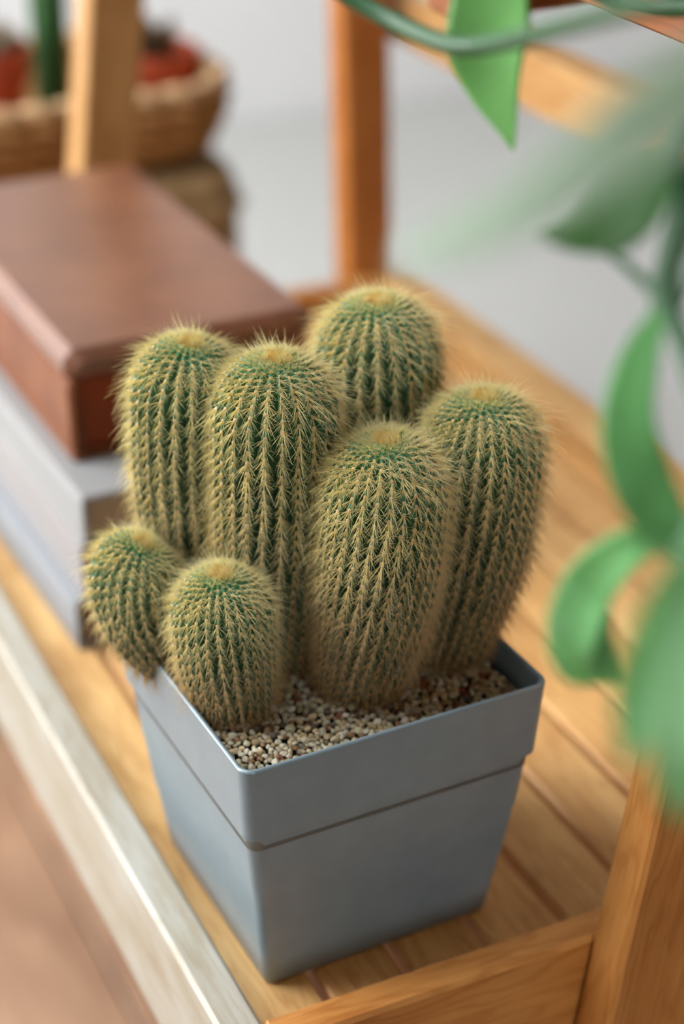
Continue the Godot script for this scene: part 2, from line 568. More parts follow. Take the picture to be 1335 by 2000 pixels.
func build_books() -> void:
	book("book", "white book with a dark grey edge, lowest of the stack on the tray", Vector3(-0.0310, 0.0001, -0.1615), 0.135, 0.0225, 0.25, 2.0, M.paper_blue, M.pages_dark, 0.0016)
	book("book", "thick white book with tan page edges, second from the bottom of the stack", Vector3(-0.0275, 0.0227, -0.1600), 0.13, 0.0245, 0.255, 1.0, M.paper_pink, M.pages_tan, 0.0014)
	book("book", "white book with grey page edges directly beneath the brown leather box", Vector3(-0.0262, 0.0473, -0.1592), 0.13, 0.0207, 0.26, 1.5, M.paper, M.pages_grey, 0.0028)
	# the brown leather box on top
	var deg := 1.0
	var b := Basis(Vector3.UP, deg_to_rad(deg))
	var c0 := Vector3(-0.0194, 0.0681, -0.1880)
	var w := 0.1035
	var d := 0.203
	var mid := c0 + b * Vector3(w / 2.0, 0, -d / 2.0)
	var t := thing("leather_box", "dark brown leather covered box lying on top of the white books", "box", mid)
	part("cover", rot_box(mid + Vector3(0, 0.0393, 0), Vector3(w + 0.001, 0.0134, d + 0.001), deg, 0.0040), M.leather_cover, t)
	part("cover", rot_box(mid + Vector3(0, 0.0020, 0), Vector3(w + 0.001, 0.0040, d + 0.001), deg, 0.0012), M.leather, t)
	part("spine", rot_box(mid + b * Vector3(-w / 2.0 + 0.0025, 0, 0) + Vector3(0, 0.0182, 0), Vector3(0.0056, 0.0305, d), deg, 0.0018), M.leather, t)
	part("front_panel", rot_box(mid + b * Vector3(0.0015, 0, 0) + Vector3(0, 0.0182, 0), Vector3(w - 0.005, 0.0310, d - 0.006), deg, 0.001), M.leather_panel, t)


# ---------------------------------------------------------------- potted cactus
func pot_row(half: float, y: float, r: float, yaw: float) -> PackedVector3Array:
	var row := PackedVector3Array()
	var n := 6
	for q in 4:
		var cx := [1, -1, -1, 1][q] as int
		var cz := [1, 1, -1, -1][q] as int
		for k in n + 1:
			var t := (q + float(k) / n) * PI / 2.0
			row.append(Vector3(cx * (half - r) + r * cos(t), y, cz * (half - r) + r * sin(t)).rotated(Vector3.UP, yaw))
		# a few points along the straight side
		for k in [1, 2, 3]:
			var a := (q + 1) * PI / 2.0
			var nx := [-1, -1, 1, 1][q] as int
			var nz := [1, -1, -1, 1][q] as int
			var p := Vector3(cx * (half - r) + r * cos(a), y, cz * (half - r) + r * sin(a))
			var p2 := Vector3(nx * (half - r) + r * cos(a), y, nz * (half - r) + r * sin(a))
			row.append(p.lerp(p2, k / 4.0).rotated(Vector3.UP, yaw))
	return row


const POT_YAW := 0.0318
const POT_H := 0.0910


func gravel_y(x: float, z: float) -> float:
	# heaped towards the near window-side corner, lower at the far side
	return 0.0825 - 0.022 * clampf((x + 0.05), 0.0, 0.1) * 0.55 + 0.010 * clampf(z, -0.03, 0.05)


func build_potted_cactus() -> void:
	var pc := thing("potted_cactus", "grey square plastic pot holding seven ribbed golden-spined cactus stems", "cactus", Vector3(0, 0.0002, 0))
	var prof := [[0.0, 0.0006, 0.001], [0.030, 0.0, 0.002], [0.0375, 0.0, 0.003], [0.0386, 0.0004, 0.0032], [0.0391, 0.0014, 0.0034], [0.0421, 0.0243, 0.0036], [0.0421, 0.0243, 0.0036], [0.04235, 0.02435, 0.0036], [0.04235, 0.02435, 0.0036],
		[0.0447, 0.0443, 0.0038], [0.0447, 0.0443, 0.0038], [0.04495, 0.04435, 0.0038], [0.04495, 0.04435, 0.0038], [0.0469, 0.0650, 0.0040], [0.0469, 0.0650, 0.0040], [0.0482, 0.0651, 0.0042], [0.0482, 0.0651, 0.0042], [0.0484, 0.0653, 0.0042], [0.04848, 0.0662, 0.0042],
		[0.0499, 0.0895, 0.0044], [0.04995, 0.0903, 0.0044], [0.0498, 0.0908, 0.0043], [0.0494, 0.0911, 0.0042], [0.0489, 0.0911, 0.004], [0.0485, 0.0908, 0.0038], [0.0483, 0.0902, 0.0037], [0.0470, 0.0700, 0.0035], [0.0465, 0.0600, 0.0035], [0.0, 0.0600, 0.001]]
	var rows := []
	for i in prof.size():
		var p: Array = prof[i]
		rows.append(pot_row(maxf(p[0], 0.0011), p[1], p[2], POT_YAW))
	part("pot", grid_mesh(rows, true), M.pot, pc)
	build_gravel(pc)
	# base x, z | lean of the tip in x, z | height | greatest radius | base share | ribs | bow
	build_stem(pc, "cactus_stem", Vector3(0.0035, 0, 0.0132), Vector3(0.0111, 0.0862, 0.0168), 0.0182, 0.60, 29, Vector3(0.0027, 0, 0.0013), 101, -0.5)
	build_stem(pc, "cactus_stem", Vector3(-0.0133, 0, -0.0116), Vector3(-0.0098, 0.1041, -0.010), 0.0186, 0.72, 24, Vector3.ZERO, 102, 0.0)
	build_stem(pc, "cactus_stem", Vector3(-0.0222, 0, -0.0320), Vector3(-0.0265, 0.1024, -0.034), 0.0168, 0.70, 23, Vector3(-0.0041, 0, -0.0019), 103, 0.0)
	build_stem(pc, "cactus_stem", Vector3(0.0327, 0, -0.0282), Vector3(0.0311, 0.1073, -0.0290), 0.0190, 0.75, 23, Vector3.ZERO, 104, 0.0)
	build_stem(pc, "cactus_stem", Vector3(0.0350, 0, 0.0085), Vector3(0.0452, 0.0905, 0.0120), 0.0180, 0.55, 27, Vector3(0.0035, 0, 0.0016), 105, -0.2)
	build_stem(pc, "cactus_stem", Vector3(-0.0324, 0, 0.0082), Vector3(-0.0355, 0.0485, 0.0067), 0.0149, 0.70, 28, Vector3(-0.0009, 0, -0.0004), 106, 0.1)
	build_stem(pc, "cactus_stem", Vector3(-0.0335, 0, -0.0195), Vector3(-0.0478, 0.0468, -0.0220), 0.0144, 0.60, 26, Vector3(-0.0085, 0.002, -0.0020), 107, 0.1)


func pebble_mesh(sd: int) -> ArrayMesh:
	var r := RandomNumberGenerator.new()
	r.seed = sd
	# octahedron split once: 32 faces, knobbly
	var f := [Vector3.UP, Vector3.DOWN, Vector3.LEFT, Vector3.RIGHT, Vector3.FORWARD, Vector3.BACK]
	var faces := []
	for y in [0, 1]:
		for q in [[2, 4], [4, 3], [3, 5], [5, 2]]:
			faces.append([f[y], f[q[0]], f[q[1]]])
	var st := begin()
	st.set_smooth_group(-1)
	var n := FastNoiseLite.new()
	n.seed = sd
	n.frequency = 0.9
	var sq := Vector3(r.randf_range(0.85, 1.2), r.randf_range(0.6, 0.85), r.randf_range(0.75, 1.0))
	for t in faces:
		var ab: Vector3 = (t[0] + t[1]).normalized()
		var bc: Vector3 = (t[1] + t[2]).normalized()
		var ca: Vector3 = (t[2] + t[0]).normalized()
		for u in [[t[0], ab, ca], [ab, t[1], bc], [ca, bc, t[2]], [ab, bc, ca]]:
			var p: Array = u.map(func(q): return q * (1.0 + 0.75 * n.get_noise_3dv(q * 1.5)) * sq)
			var flip: bool = (p[1] - p[0]).cross(p[2] - p[0]).dot(p[0] + p[1] + p[2]) > 0.0
			for k in ([0, 2, 1] if flip else [0, 1, 2]):
				st.add_vertex(p[k])
	st.generate_normals()
	return st.commit()


func build_gravel(pc: Node3D) -> void:
	var rows := []
	var n := FastNoiseLite.new()
	n.seed = 5
	n.frequency = 160.0
	for i in 41:
		var row := PackedVector3Array()
		for j in 41:
			var x := lerpf(-0.0475, 0.0475, j / 40.0)
			var z := lerpf(-0.0475, 0.0475, i / 40.0)
			row.append(Vector3(x, gravel_y(x, z) - 0.0012 + 0.0008 * n.get_noise_2d(x, z), z).rotated(Vector3.UP, POT_YAW))
		rows.append(row)
	var g := part("gravel", grid_mesh(rows, false), M.soil, pc)
	var kinds := []
	for k in 6:
		kinds.append(pebble_mesh(200 + k))
	# loose stones over the strip in front of the stems; the nearest 300 are pieces of their own
	var spots := []
	var r := RandomNumberGenerator.new()
	r.seed = 77
	var tries := 0
	while spots.size() < 1250 and tries < 60000:
		tries += 1
		var x := r.randf_range(-0.0458, 0.0458)
		var z := r.randf_range(-0.0458, 0.0458)
		if z < 0.002 and x < 0.034:
			continue
		if x < -0.040 and z < 0.015:
			continue
		var s := r.randf_range(0.0008, 0.0016) * (1.0 if r.randf() < 0.85 else 1.45)
		if absf(x) + s > 0.0468 or absf(z) + s > 0.0468:
			continue
		var ok := true
		for q in spots:
			if Vector2(q[0] - x, q[1] - z).length() < (q[2] + s) * 0.72:
				ok = false
				break
		if ok:
			spots.append([x, z, s])
	spots.sort_custom(func(a, b): return a[1] * 1.0 - absf(a[0]) * 0.1 > b[1] * 1.0 - absf(b[0]) * 0.1)
	var weights := [4, 5, 3, 3, 1.1, 1.8, 3, 1.8]
	var rest := []
	for i in spots.size():
		var q: Array = spots[i]
		var pos := Vector3(q[0], 0, q[1]).rotated(Vector3.UP, POT_YAW)
		pos.y = gravel_y(q[0], q[1]) + q[2] * r.randf_range(0.0, 0.5)
		var b: Basis = Basis.from_euler(Vector3(r.randf_range(-0.5, 0.5), r.randf() * TAU, r.randf_range(-0.5, 0.5))) * q[2]
		var which: int = r.rand_weighted(PackedFloat32Array(weights))
		if i < 300:
			var o := MeshInstance3D.new()
			o.name = "pebble"
			o.mesh = kinds[i % 6]
			o.material_override = M.pebbles[which]
			g.add_child(o, true)
			o.transform = Transform3D(b, pos)
		else:
			rest.append([Transform3D(b, pos), M.pebbles[which].albedo_color.srgb_to_linear()])
	scatter("fine_gravel", kinds[2], M.pebble_mix, rest, g)


func scatter(called: String, mesh: Mesh, m: Material, list: Array, parent: Node3D) -> MultiMeshInstance3D:
	var mm := MultiMesh.new()
	mm.transform_format = MultiMesh.TRANSFORM_3D
	mm.use_colors = true
	mm.mesh = mesh
	mm.instance_count = list.size()
	for i in list.size():
		mm.set_instance_transform(i, list[i][0])
		mm.set_instance_color(i, list[i][1])
	var o := MultiMeshInstance3D.new()
	o.name = called
	o.multimesh = mm
	o.material_override = m
	o.set_meta("kind", "stuff")
	parent.add_child(o, true)
	return o


# one thin curved spine into the arrays
func spine(v: PackedVector3Array, nn: PackedVector3Array, cc: PackedColorArray, ix: PackedInt32Array, p0: Vector3, dir: Vector3, ln: float, rad: float, droop: Vector3, segs: int, cb: Color, ct: Color) -> void:
	var x := dir.cross(Vector3.UP if absf(dir.y) < 0.8 else Vector3.RIGHT).normalized()
	var y := dir.cross(x)
	var first := v.size()
	for s in segs + 1:
		var t := float(s) / segs
		var p := p0 + dir * ln * t + droop * ln * t * t
		var r := rad * (1.0 - 0.85 * t)
		for k in 3:
			var a := TAU * k / 3.0
			var o := x * cos(a) + y * sin(a)
			v.append(p + o * r)
			nn.append(o)
			cc.append(cb.lerp(ct, t))
	for s in segs:
		for k in 3:
			var a := first + s * 3 + k
			var b := first + s * 3 + (k + 1) % 3
			ix.append_array(PackedInt32Array([a, a + 3, b, b, a + 3, b + 3]))


func array_mesh(v: PackedVector3Array, nn: PackedVector3Array, cc: PackedColorArray, ix: PackedInt32Array) -> ArrayMesh:
	var arr := []
	arr.resize(Mesh.ARRAY_MAX)
	arr[Mesh.ARRAY_VERTEX] = v
	arr[Mesh.ARRAY_NORMAL] = nn
	arr[Mesh.ARRAY_COLOR] = cc
	arr[Mesh.ARRAY_INDEX] = ix
	var m := ArrayMesh.new()
	m.add_surface_from_arrays(Mesh.PRIMITIVE_TRIANGLES, arr)
	return m


var clusters := {}


# spines of one areole: y is out of the skin, z is down the rib
func cluster(kind: String, sd: int) -> ArrayMesh:
	var key := "%s%d" % [kind, sd]
	if clusters.has(key):
		return clusters[key]
	var r := RandomNumberGenerator.new()
	r.seed = sd * 31 + kind.length()
	var v := PackedVector3Array()
	var nn := PackedVector3Array()
	var cc := PackedColorArray()
	var ix := PackedInt32Array()
	var pale := Color(1.0, 0.97, 0.58)
	var gold := Color(0.94, 0.83, 0.37)
	var tan := Color(0.88, 0.69, 0.37)
	if kind == "side":
		# woolly pad
		var first := v.size()
		v.append(Vector3(0, 0.00060, 0))
		nn.append(Vector3.UP)
		cc.append(tan)
		for k in 7:
			var a := TAU * k / 7.0
			v.append(Vector3(cos(a) * 0.00068, -0.0001, sin(a) * 0.00082))
			nn.append(Vector3(cos(a), 0.6, sin(a)).normalized())
			cc.append(tan)
		for k in 7:
			ix.append_array(PackedInt32Array([first, first + 1 + k, first + 1 + (k + 1) % 7]))
		# radial spines, mostly to both sides and downwards
		for k in 17:
			var side := -1.0 if k % 2 else 1.0
			var phi := side * deg_to_rad(r.randf_range(6.0, 80.0) if k < 14 else r.randf_range(85.0, 170.0))
			var el := deg_to_rad(r.randf_range(12.0, 46.0))
			var d := Vector3(sin(phi) * cos(el), sin(el), cos(phi) * cos(el))
			spine(v, nn, cc, ix, Vector3(d.x, 0.0, d.z) * 0.0003, d, r.randf_range(0.0022, 0.0046) * (1.0 if k < 14 else 0.7), 0.000078, Vector3(0, r.randf_range(-0.18, 0.05), r.randf_range(0.0, 0.25)), 2, gold, pale)
		# longer central ones that curve down
		for k in 5:
			var phi := deg_to_rad(r.randf_range(-60.0, 60.0))
			var el := deg_to_rad(r.randf_range(40.0, 78.0))
			var d := Vector3(sin(phi) * cos(el), sin(el), cos(phi) * cos(el))
			spine(v, nn, cc, ix, Vector3.ZERO, d, r.randf_range(0.0040, 0.0070) if k < 4 else r.randf_range(0.0070, 0.0100), 0.000085, Vector3(r.randf_range(-0.12, 0.12), -0.12, r.randf_range(0.15, 0.5)), 3, gold, pale)
	elif kind == "crown":
		for k in 31:
			var phi := r.randf() * TAU
			var el := deg_to_rad(r.randf_range(40.0, 82.0))
			var d := Vector3(sin(phi) * cos(el), sin(el), cos(phi) * cos(el) + 0.25).normalized()
			var ln := r.randf_range(0.0024, 0.0046) if k < 28 else r.randf_range(0.006, 0.0105)
			spine(v, nn, cc, ix, Vector3(d.x, 0, d.z) * 0.0006, d, ln, 0.000075, Vector3(r.randf_range(-0.1, 0.1), 0, r.randf_range(-0.05, 0.3)), 3 if k >= 28 else 2, Color(0.92, 0.82, 0.34), Color(0.98, 0.97, 0.62))
	else:
		# felt in the dimple at the very top
		for k in 46:
			var phi := r.randf() * TAU
			var d := Vector3(sin(phi) * 0.45, 1.0, cos(phi) * 0.45).normalized()
			spine(v, nn, cc, ix, Vector3(r.randf_range(-0.0011, 0.0011), -0.0004, r.randf_range(-0.0011, 0.0011)), d, r.randf_range(0.0012, 0.0022), 0.000075, Vector3(r.randf_range(-0.3, 0.3), 0, r.randf_range(-0.3, 0.3)), 2, Color(0.80, 0.56, 0.12), Color(0.98, 0.80, 0.26))
	clusters[key] = array_mesh(v, nn, cc, ix)
	return clusters[key]


func build_stem(pc: Node3D, called: String, base: Vector3, tip: Vector3, R: float, share: float, ribs: int, bow: Vector3, sd: int, twist: float) -> void:
	var r := RandomNumberGenerator.new()
	r.seed = sd
	var b0 := Vector3(base.x, gravel_y(base.x, base.z) - 0.006, base.z)
	var t0 := Vector3(tip.x, 0.081 + tip.y, tip.z)
	var ctrl := (b0 + t0) / 2.0 + bow * 2.0
	var axis := func(t: float) -> Vector3:
		return b0 * (1 - t) * (1 - t) + ctrl * 2.0 * t * (1 - t) + t0 * t * t
	var L := b0.distance_to(t0)
	var td := 1.0 - 1.12 * R / L
	# ring parameters: straight part then dome by angle
	var rings := []
	var nb := 150
	for i in nb + 1:
		var u := float(i) / nb
		var t := 0.0
		var rad := 0.0
		if u < 0.62:
			t = td * u / 0.62
			var q := clampf(t / maxf(td, 0.01), 0.0, 1.0)
			var body := lerpf(share, 1.0, pow(sin(minf(q / 0.80, 1.0) * PI / 2.0), 0.9))
			rad = R * body
		else:
			var ph := (u - 0.62) / 0.38 * PI / 2.0
			t = td + (1.0 - td) * pow(sin(ph), 1.0) * (1.0 - 0.06 * pow(sin(ph), 8.0))
			rad = R * pow(cos(ph), 0.94)
		rings.append([t, maxf(rad, 0.00002)])
	# arc length along the outline
	var arc := [0.0]
	for i in nb:
		var dz: float = (rings[i + 1][0] - rings[i][0]) * L
		var dr: float = rings[i + 1][1] - rings[i][1]
		arc.append(arc[i] + sqrt(dz * dz + dr * dr))
	var gap := 0.0034 * (R / 0.0185) ** 0.3
	var total: float = arc[nb]
	var s1 := R * 1.05   # the young areoles above this arc length stand closer
	var seg := ribs * 8
	var rows := []
	var cols := []
	var frames := []
	var xref := Vector3.RIGHT
	var th0 := r.randf() * TAU
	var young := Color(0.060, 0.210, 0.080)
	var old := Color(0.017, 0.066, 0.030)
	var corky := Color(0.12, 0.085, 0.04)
	for i in nb + 1:
		var t: float = rings[i][0]
		var rad: float = rings[i][1]
		var c: Vector3 = axis.call(t)
		var z: Vector3 = ((axis.call(minf(t + 0.01, 1.0)) as Vector3) - (axis.call(maxf(t - 0.01, 0.0)) as Vector3)).normalized()
		xref = (xref - z * xref.dot(z)).normalized()
		var y := z.cross(xref)
		frames.append([c, xref, y, z])
		var row := PackedVector3Array()
		var crow := PackedColorArray()
		var from_top: float = total - arc[i]
		for k in seg:
			var th := th0 + TAU * k / seg
			var rib := absf(cos(PI * k / 8.0))
			var odd := int(round(k / 8.0)) % 2
			var ph := ((from_top / (gap * 0.6) if from_top < s1 else s1 / (gap * 0.6) + (from_top - s1) / gap) - 0.5 * odd) * TAU
			var bump := (0.5 + 0.5 * cos(ph)) * rib * rib
			var rr := rad * (0.84 + 0.16 * pow(rib, 0.9)) + (lerpf(0.0009, 0.00035, clampf((from_top / R - 0.7) / 1.2, 0.0, 1.0)) * (bump - 0.5)) * minf(rad / R * 1.6, 1.0)
			var tw := th + twist * (1.0 - t)
			row.append(c + (xref * cos(tw) + y * sin(tw)) * rr)
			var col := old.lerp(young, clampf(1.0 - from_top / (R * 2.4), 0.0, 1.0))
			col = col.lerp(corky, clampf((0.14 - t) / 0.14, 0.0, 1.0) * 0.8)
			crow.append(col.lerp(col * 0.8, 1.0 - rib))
		rows.append(row)
		cols.append(crow)
	var stem := part(called, grid_mesh(rows, true, cols), M.skin, pc)
	# areoles down each rib
	var lists := {"side0": [], "side1": [], "side2": [], "crown0": [], "crown1": [], "felt": []}
	for k in ribs:
		var s := 0.0
		var i := nb
		var count := 0.5 * (k % 2)
		while true:
			s = count * gap * 0.6 if count * gap * 0.6 < s1 else s1 + (count - s1 / (gap * 0.6)) * gap
			s += gap * r.randf_range(-0.05, 0.05)
			count += 1.0
			if s > total - 0.004:
				break
			if s < 0.0:
				continue
			while i > 0 and total - arc[i] < s:
				i -= 1
			var f := 0.0
			if i < nb and arc[i + 1] > arc[i]:
				f = ((total - s) - arc[i]) / (arc[i + 1] - arc[i])
			var ia := i
			var ib := mini(i + 1, nb)
			var t: float = lerpf(rings[ia][0], rings[ib][0], f)
			var rad: float = lerpf(rings[ia][1], rings[ib][1], f)
			if rad > R * 0.24:
				var kk := k * 8
				var p: Vector3 = (rows[ia][kk] as Vector3).lerp(rows[ib][kk], f)
				var up: Vector3 = ((rows[mini(ia + 2, nb)][kk] as Vector3) - (rows[maxi(ia - 1, 0)][kk] as Vector3)).normalized()
				var out: Vector3 = p - frames[ia][0]
				var nrm := (out - up * out.dot(up)).normalized()
				if rad < R * 0.5:
					nrm = (nrm + frames[ia][3] * 0.4).normalized()
				var down := -(up - nrm * up.dot(nrm)).normalized()
				var sx := down.cross(nrm).normalized() * -1.0
				var bs := Basis(nrm.cross(down), nrm, down)
				bs = bs.rotated(nrm, r.randf_range(-0.28, 0.28))
				var sc := r.randf_range(0.85, 1.2) * lerpf(0.55, 1.0, smoothstep(0.25, 0.95, rad / R)) * pow(R / 0.0185, 0.9)
				bs = bs.scaled_local(Vector3(sc * (1.0 if r.randf() < 0.5 else 0.9), sc, sc))
				var age := clampf((total - s) / total, 0.0, 1.0)
				var tint := Color(0.66, 0.42, 0.22).lerp(Color(1, 1, 1), smoothstep(0.0, 0.72, age)) * r.randf_range(0.88, 1.08)
				var which := "crown%d" % (r.randi() % 2) if rad < R * 0.47 else "side%d" % (r.randi() % 3)
				lists[which].append([Transform3D(bs, p), tint])
	# felt over the apex, laid out as a sunflower
	var top: Array = frames[nb]
	for j in 46:
		var rr := R * 0.21 * sqrt((j + 0.5) / 46.0)
		var a := j * 2.39996
		var px: Vector3 = top[0] + (top[1] * cos(a) + top[2] * sin(a)) * rr - top[3] * (rr * rr / R * 0.55 + 0.0002)
		var nrm: Vector3 = (top[3] + (top[1] * cos(a) + top[2] * sin(a)) * rr / R).normalized()
		var side := nrm.cross(top[1]).normalized()
		lists.felt.append([Transform3D(Basis(side.cross(nrm), nrm, side).scaled(Vector3.ONE * r.randf_range(0.8, 1.15)), px), Color(1, 1, 1) * r.randf_range(0.88, 1.1)])
		if j > 30 and j % 2 == 0:
			lists["crown%d" % (j / 2 % 2)].append([Transform3D(Basis(side.cross(nrm), nrm, side), px), Color(1, 1, 1)])
	for key in lists:
		if lists[key].is_empty():
			continue
		var o := scatter("crown_felt" if key == "felt" else "crown_spines" if key.begins_with("crown") else "spines", cluster("felt", 1) if key == "felt" else cluster(key.left(-1), int(key.right(1)) + 1), M.spine, lists[key], stem)
		o.position = Vector3.ZERO


# ---------------------------------------------------------------- basket with clay pots, behind
# rounded rectangle ring of points
func oblong(c: Vector3, hx: float, hz: float, r: float, y: float, n := 8) -> PackedVector3Array:
	var row := PackedVector3Array()
	r = minf(r, minf(hx, hz) * 0.98)
	for q in 4:
		var cx := [1, -1, -1, 1][q] as int
		var cz := [1, 1, -1, -1][q] as int
		for k in n + 1:
			var t := (q + float(k) / n) * PI / 2.0
			row.append(c + Vector3(cx * (hx - r) + r * cos(t), y, cz * (hz - r) + r * sin(t)))
	return row


func coil(c: Vector3, hx: float, hz: float, r: float, y: float, rad: float) -> ArrayMesh:
	var p := oblong(c, hx, hz, r, y, 10)
	var fine := PackedVector3Array()
	for i in p.size():
		var a := p[i]
		var b := p[(i + 1) % p.size()]
		var m := maxi(1, int(a.distance_to(b) / 0.003))
		for k in m:
			fine.append(a.lerp(b, float(k) / m))
	var rows := []
	for i in fine.size() + 1:
		var a := fine[i % fine.size()]
		var z := (fine[(i + 1) % fine.size()] - fine[(i - 1 + fine.size()) % fine.size()]).normalized()
		var x := Vector3.UP.cross(z)
		var row := PackedVector3Array()
		for k in 8:
			var t := TAU * k / 8.0
			var rr := rad * (1.0 + 0.2 * cos(i * 0.9 + t))
			row.append(a - x * rr * cos(t) + Vector3.UP * rr * sin(t))
		rows.append(row)
	return grid_mesh(rows, true)


func build_basket() -> void:
	var c := Vector3(0.090, 0.0405, -0.640)
	var base := Vector3(c.x, -0.24, c.z)
	var po := thing("jute_stool", "pale jute covered stool behind the plant stand, carrying the brown basket", "stool", base)
	var rows := []
	for q in [[0.01, 0.0], [0.10, 0.0], [0.118, 0.004], [0.122, 0.014], [0.123, 0.13], [0.122, 0.266], [0.118, 0.277], [0.105, 0.2802], [0.01, 0.2802]]:
		rows.append(oblong(base, q[0], maxf(q[0] - 0.048, 0.004), 0.022, q[1]))
	part("body", grid_mesh(rows, true), M.jute, po)
	for y in [0.255, 0.205, 0.155]:
		part("cord", coil(base, 0.1235, 0.0755, 0.022, y, 0.0028), M.jute, po)
	var b := thing("coir_basket", "long brown woven basket holding the terracotta pots, on the jute stool", "basket", c)
	rows = []
	for q in [[0.01, 0.0005], [0.095, 0.0005], [0.108, 0.004], [0.118, 0.016], [0.123, 0.042], [0.1235, 0.047], [0.1195, 0.047], [0.118, 0.040], [0.110, 0.014], [0.01, 0.0055]]:
		rows.append(oblong(c, q[0], maxf(q[0] - 0.05, 0.004), 0.045, q[1]))
	part("bowl", grid_mesh(rows, true), M.coir, b)
	for q in [[0.116, 0.012], [0.1195, 0.0205], [0.122, 0.029], [0.1235, 0.0375]]:
		part("coil", coil(c, q[0], q[0] - 0.05, 0.045, q[1], 0.0042), M.coir, b)
	part("rim", coil(c, 0.1215, 0.0715, 0.045, 0.0475, 0.0058), M.coir_light, b)
	# two clay pots with dry plants and a green column cactus
	clay_pot(c + Vector3(0.090, 0.0070, 0.005), 0.027, 0.052, "terracotta pot with a dark cone shaped plant at the open side of the basket", "cone")
	clay_pot(c + Vector3(-0.018, 0.0070, 0.018), 0.025, 0.068, "terracotta pot with a grey bushy plant in the woven basket", "bush")
	var g := thing("column_cactus", "dark green column cactus behind the leaning leg in the basket", "cactus", c + Vector3(0.028, 0.0070, -0.004))
	rows = []
	for i in 25:
		var u := i / 24.0
		var y := 0.20 * (u if u < 0.8 else 0.8 + 0.2 * sin((u - 0.8) / 0.2 * PI / 2.0))
		var rad := 0.0105 * (1.0 if u < 0.8 else maxf(cos((u - 0.8) / 0.2 * PI / 2.0), 0.02))
		var row := PackedVector3Array()
		for k in 48:
			var t := TAU * k / 48
			row.append(g.position + Vector3(cos(t), 0, sin(t)) * rad * (1.0 + 0.1 * cos(8 * t)) + Vector3(0, y, 0))
		rows.append(row)
	part("column", grid_mesh(rows, true), M.green_plant, g)


func clay_pot(p: Vector3, r: float, h: float, label: String, plant: String) -> void:
	var t := thing("clay_pot", label, "flower pot", p, "terracotta pots in the basket")
	part("pot", lathe([Vector2(0.0, 0.0), Vector2(r * 0.62, 0.0), Vector2(r * 0.68, 0.003), Vector2(r * 0.9, h * 0.68), Vector2(r * 1.0, h * 0.70), Vector2(r * 1.06, h * 0.99), Vector2(r * 1.04, h), Vector2(r * 0.95, h), Vector2(r * 0.92, h * 0.86), Vector2(0.0, h * 0.86)], p), M.clay, t)
	part("soil", lathe([Vector2(r * 0.93, h * 0.88), Vector2(r * 0.5, h * 0.93), Vector2(0.0, h * 0.94)], p), M.soil, t)
	var rr := RandomNumberGenerator.new()
	rr.seed = 5 if plant == "cone" else 6
	var st := begin()
	var n := 60 if plant == "cone" else 80
	for k in n:
		var a := rr.randf() * TAU
		var up := rr.randf_range(0.35, 1.6) if plant == "cone" else rr.randf_range(0.1, 1.1)
		var d := Vector3(cos(a), up, sin(a)).normalized()
		var ln := rr.randf_range(0.5, 1.0) * (0.020 + 0.012 * d.y if plant == "cone" else 0.030)
		var o := p + Vector3(0, h * 0.92, 0)
		var s := d.cross(Vector3.UP).normalized()
		var q := s.cross(d)
		var rad := 0.0042
		for e in 4:
			var m0 := (s * cos(e * PI / 2) + q * sin(e * PI / 2)) * rad
			var m1 := (s * cos((e + 1) * PI / 2) + q * sin((e + 1) * PI / 2)) * rad
			var mid := o + d * ln * 0.5
			tri(st, o, mid + m0, mid + m1, (m0 + m1).normalized())
			tri(st, mid + m0, o + d * ln, mid + m1, (m0 + m1).normalized())
	part("plant", st.commit(), M.brown_plant if plant == "cone" else M.grey_plant, t)


# ---------------------------------------------------------------- trailing vine at the open side
# leaf along points (px, py, depth, half width in px, turn of the blade in degrees about its midrib)
func leaf(v: Node3D, pts: Array, m: Material, cup := 0.25) -> void:
	var cv := Curve3D.new()
	var p := []
	for q in pts:
		p.append(at(q[0], q[1], q[2]))
	for i in p.size():
		var t: Vector3 = (p[mini(i + 1, p.size() - 1)] - p[maxi(i - 1, 0)]) / 6.0
		cv.add_point(p[i], -t, t)
	var fine := 8
	var steps := (p.size() - 1) * fine
	var nc := 13
	var top := []
	var ribline := []
	var ribr := []
	for s in steps + 1:
		var f := float(s) / fine
		var i := mini(int(f), p.size() - 2)
		var e := f - i
		var c := cv.sample(i, e)
		var z := (cv.sample(i, minf(e + 0.03, 1.0)) - cv.sample(i, maxf(e - 0.03, 0.0))).normalized()
		var hw := maxf(cubic_interpolate(pts[i][3], pts[i + 1][3], pts[maxi(i - 1, 0)][3], pts[mini(i + 2, p.size() - 1)][3], e) * lerpf(pts[i][2], pts[i + 1][2], e) / FOCAL, 0.0002)
		var turn := deg_to_rad(lerpf(pts[i][4], pts[i + 1][4], e))
		var view := (c - EYE).normalized()
		var x := z.cross(view).normalized().rotated(z, turn)
		var y := x.cross(z)
		var th := 0.0007 * minf(hw / 0.004, 1.0) + 0.0001
		var row := PackedVector3Array()
		for k in nc:
			var w := lerpf(-1.0, 1.0, float(k) / (nc - 1))
			row.append(c + x * hw * w - y * hw * cup * (w * w) + y * th * (1.0 - w * w * 0.9))
		for k in nc - 2:
			var w := lerpf(1.0, -1.0, float(k + 1) / (nc - 1))
			row.append(c + x * hw * w - y * hw * cup * (w * w) - y * th * (1.0 - w * w * 0.9))
		top.append(row)
		if s % fine == 0 or s == steps:
			ribline.append(c + y * th * 0.9)
			ribr.append(0.00055 if s < steps else 0.0002)
	var lf := part("leaf", grid_mesh(top, true), m, v)
	part("midrib", tube(ribline, ribr, 6, 6), M.vein, lf)


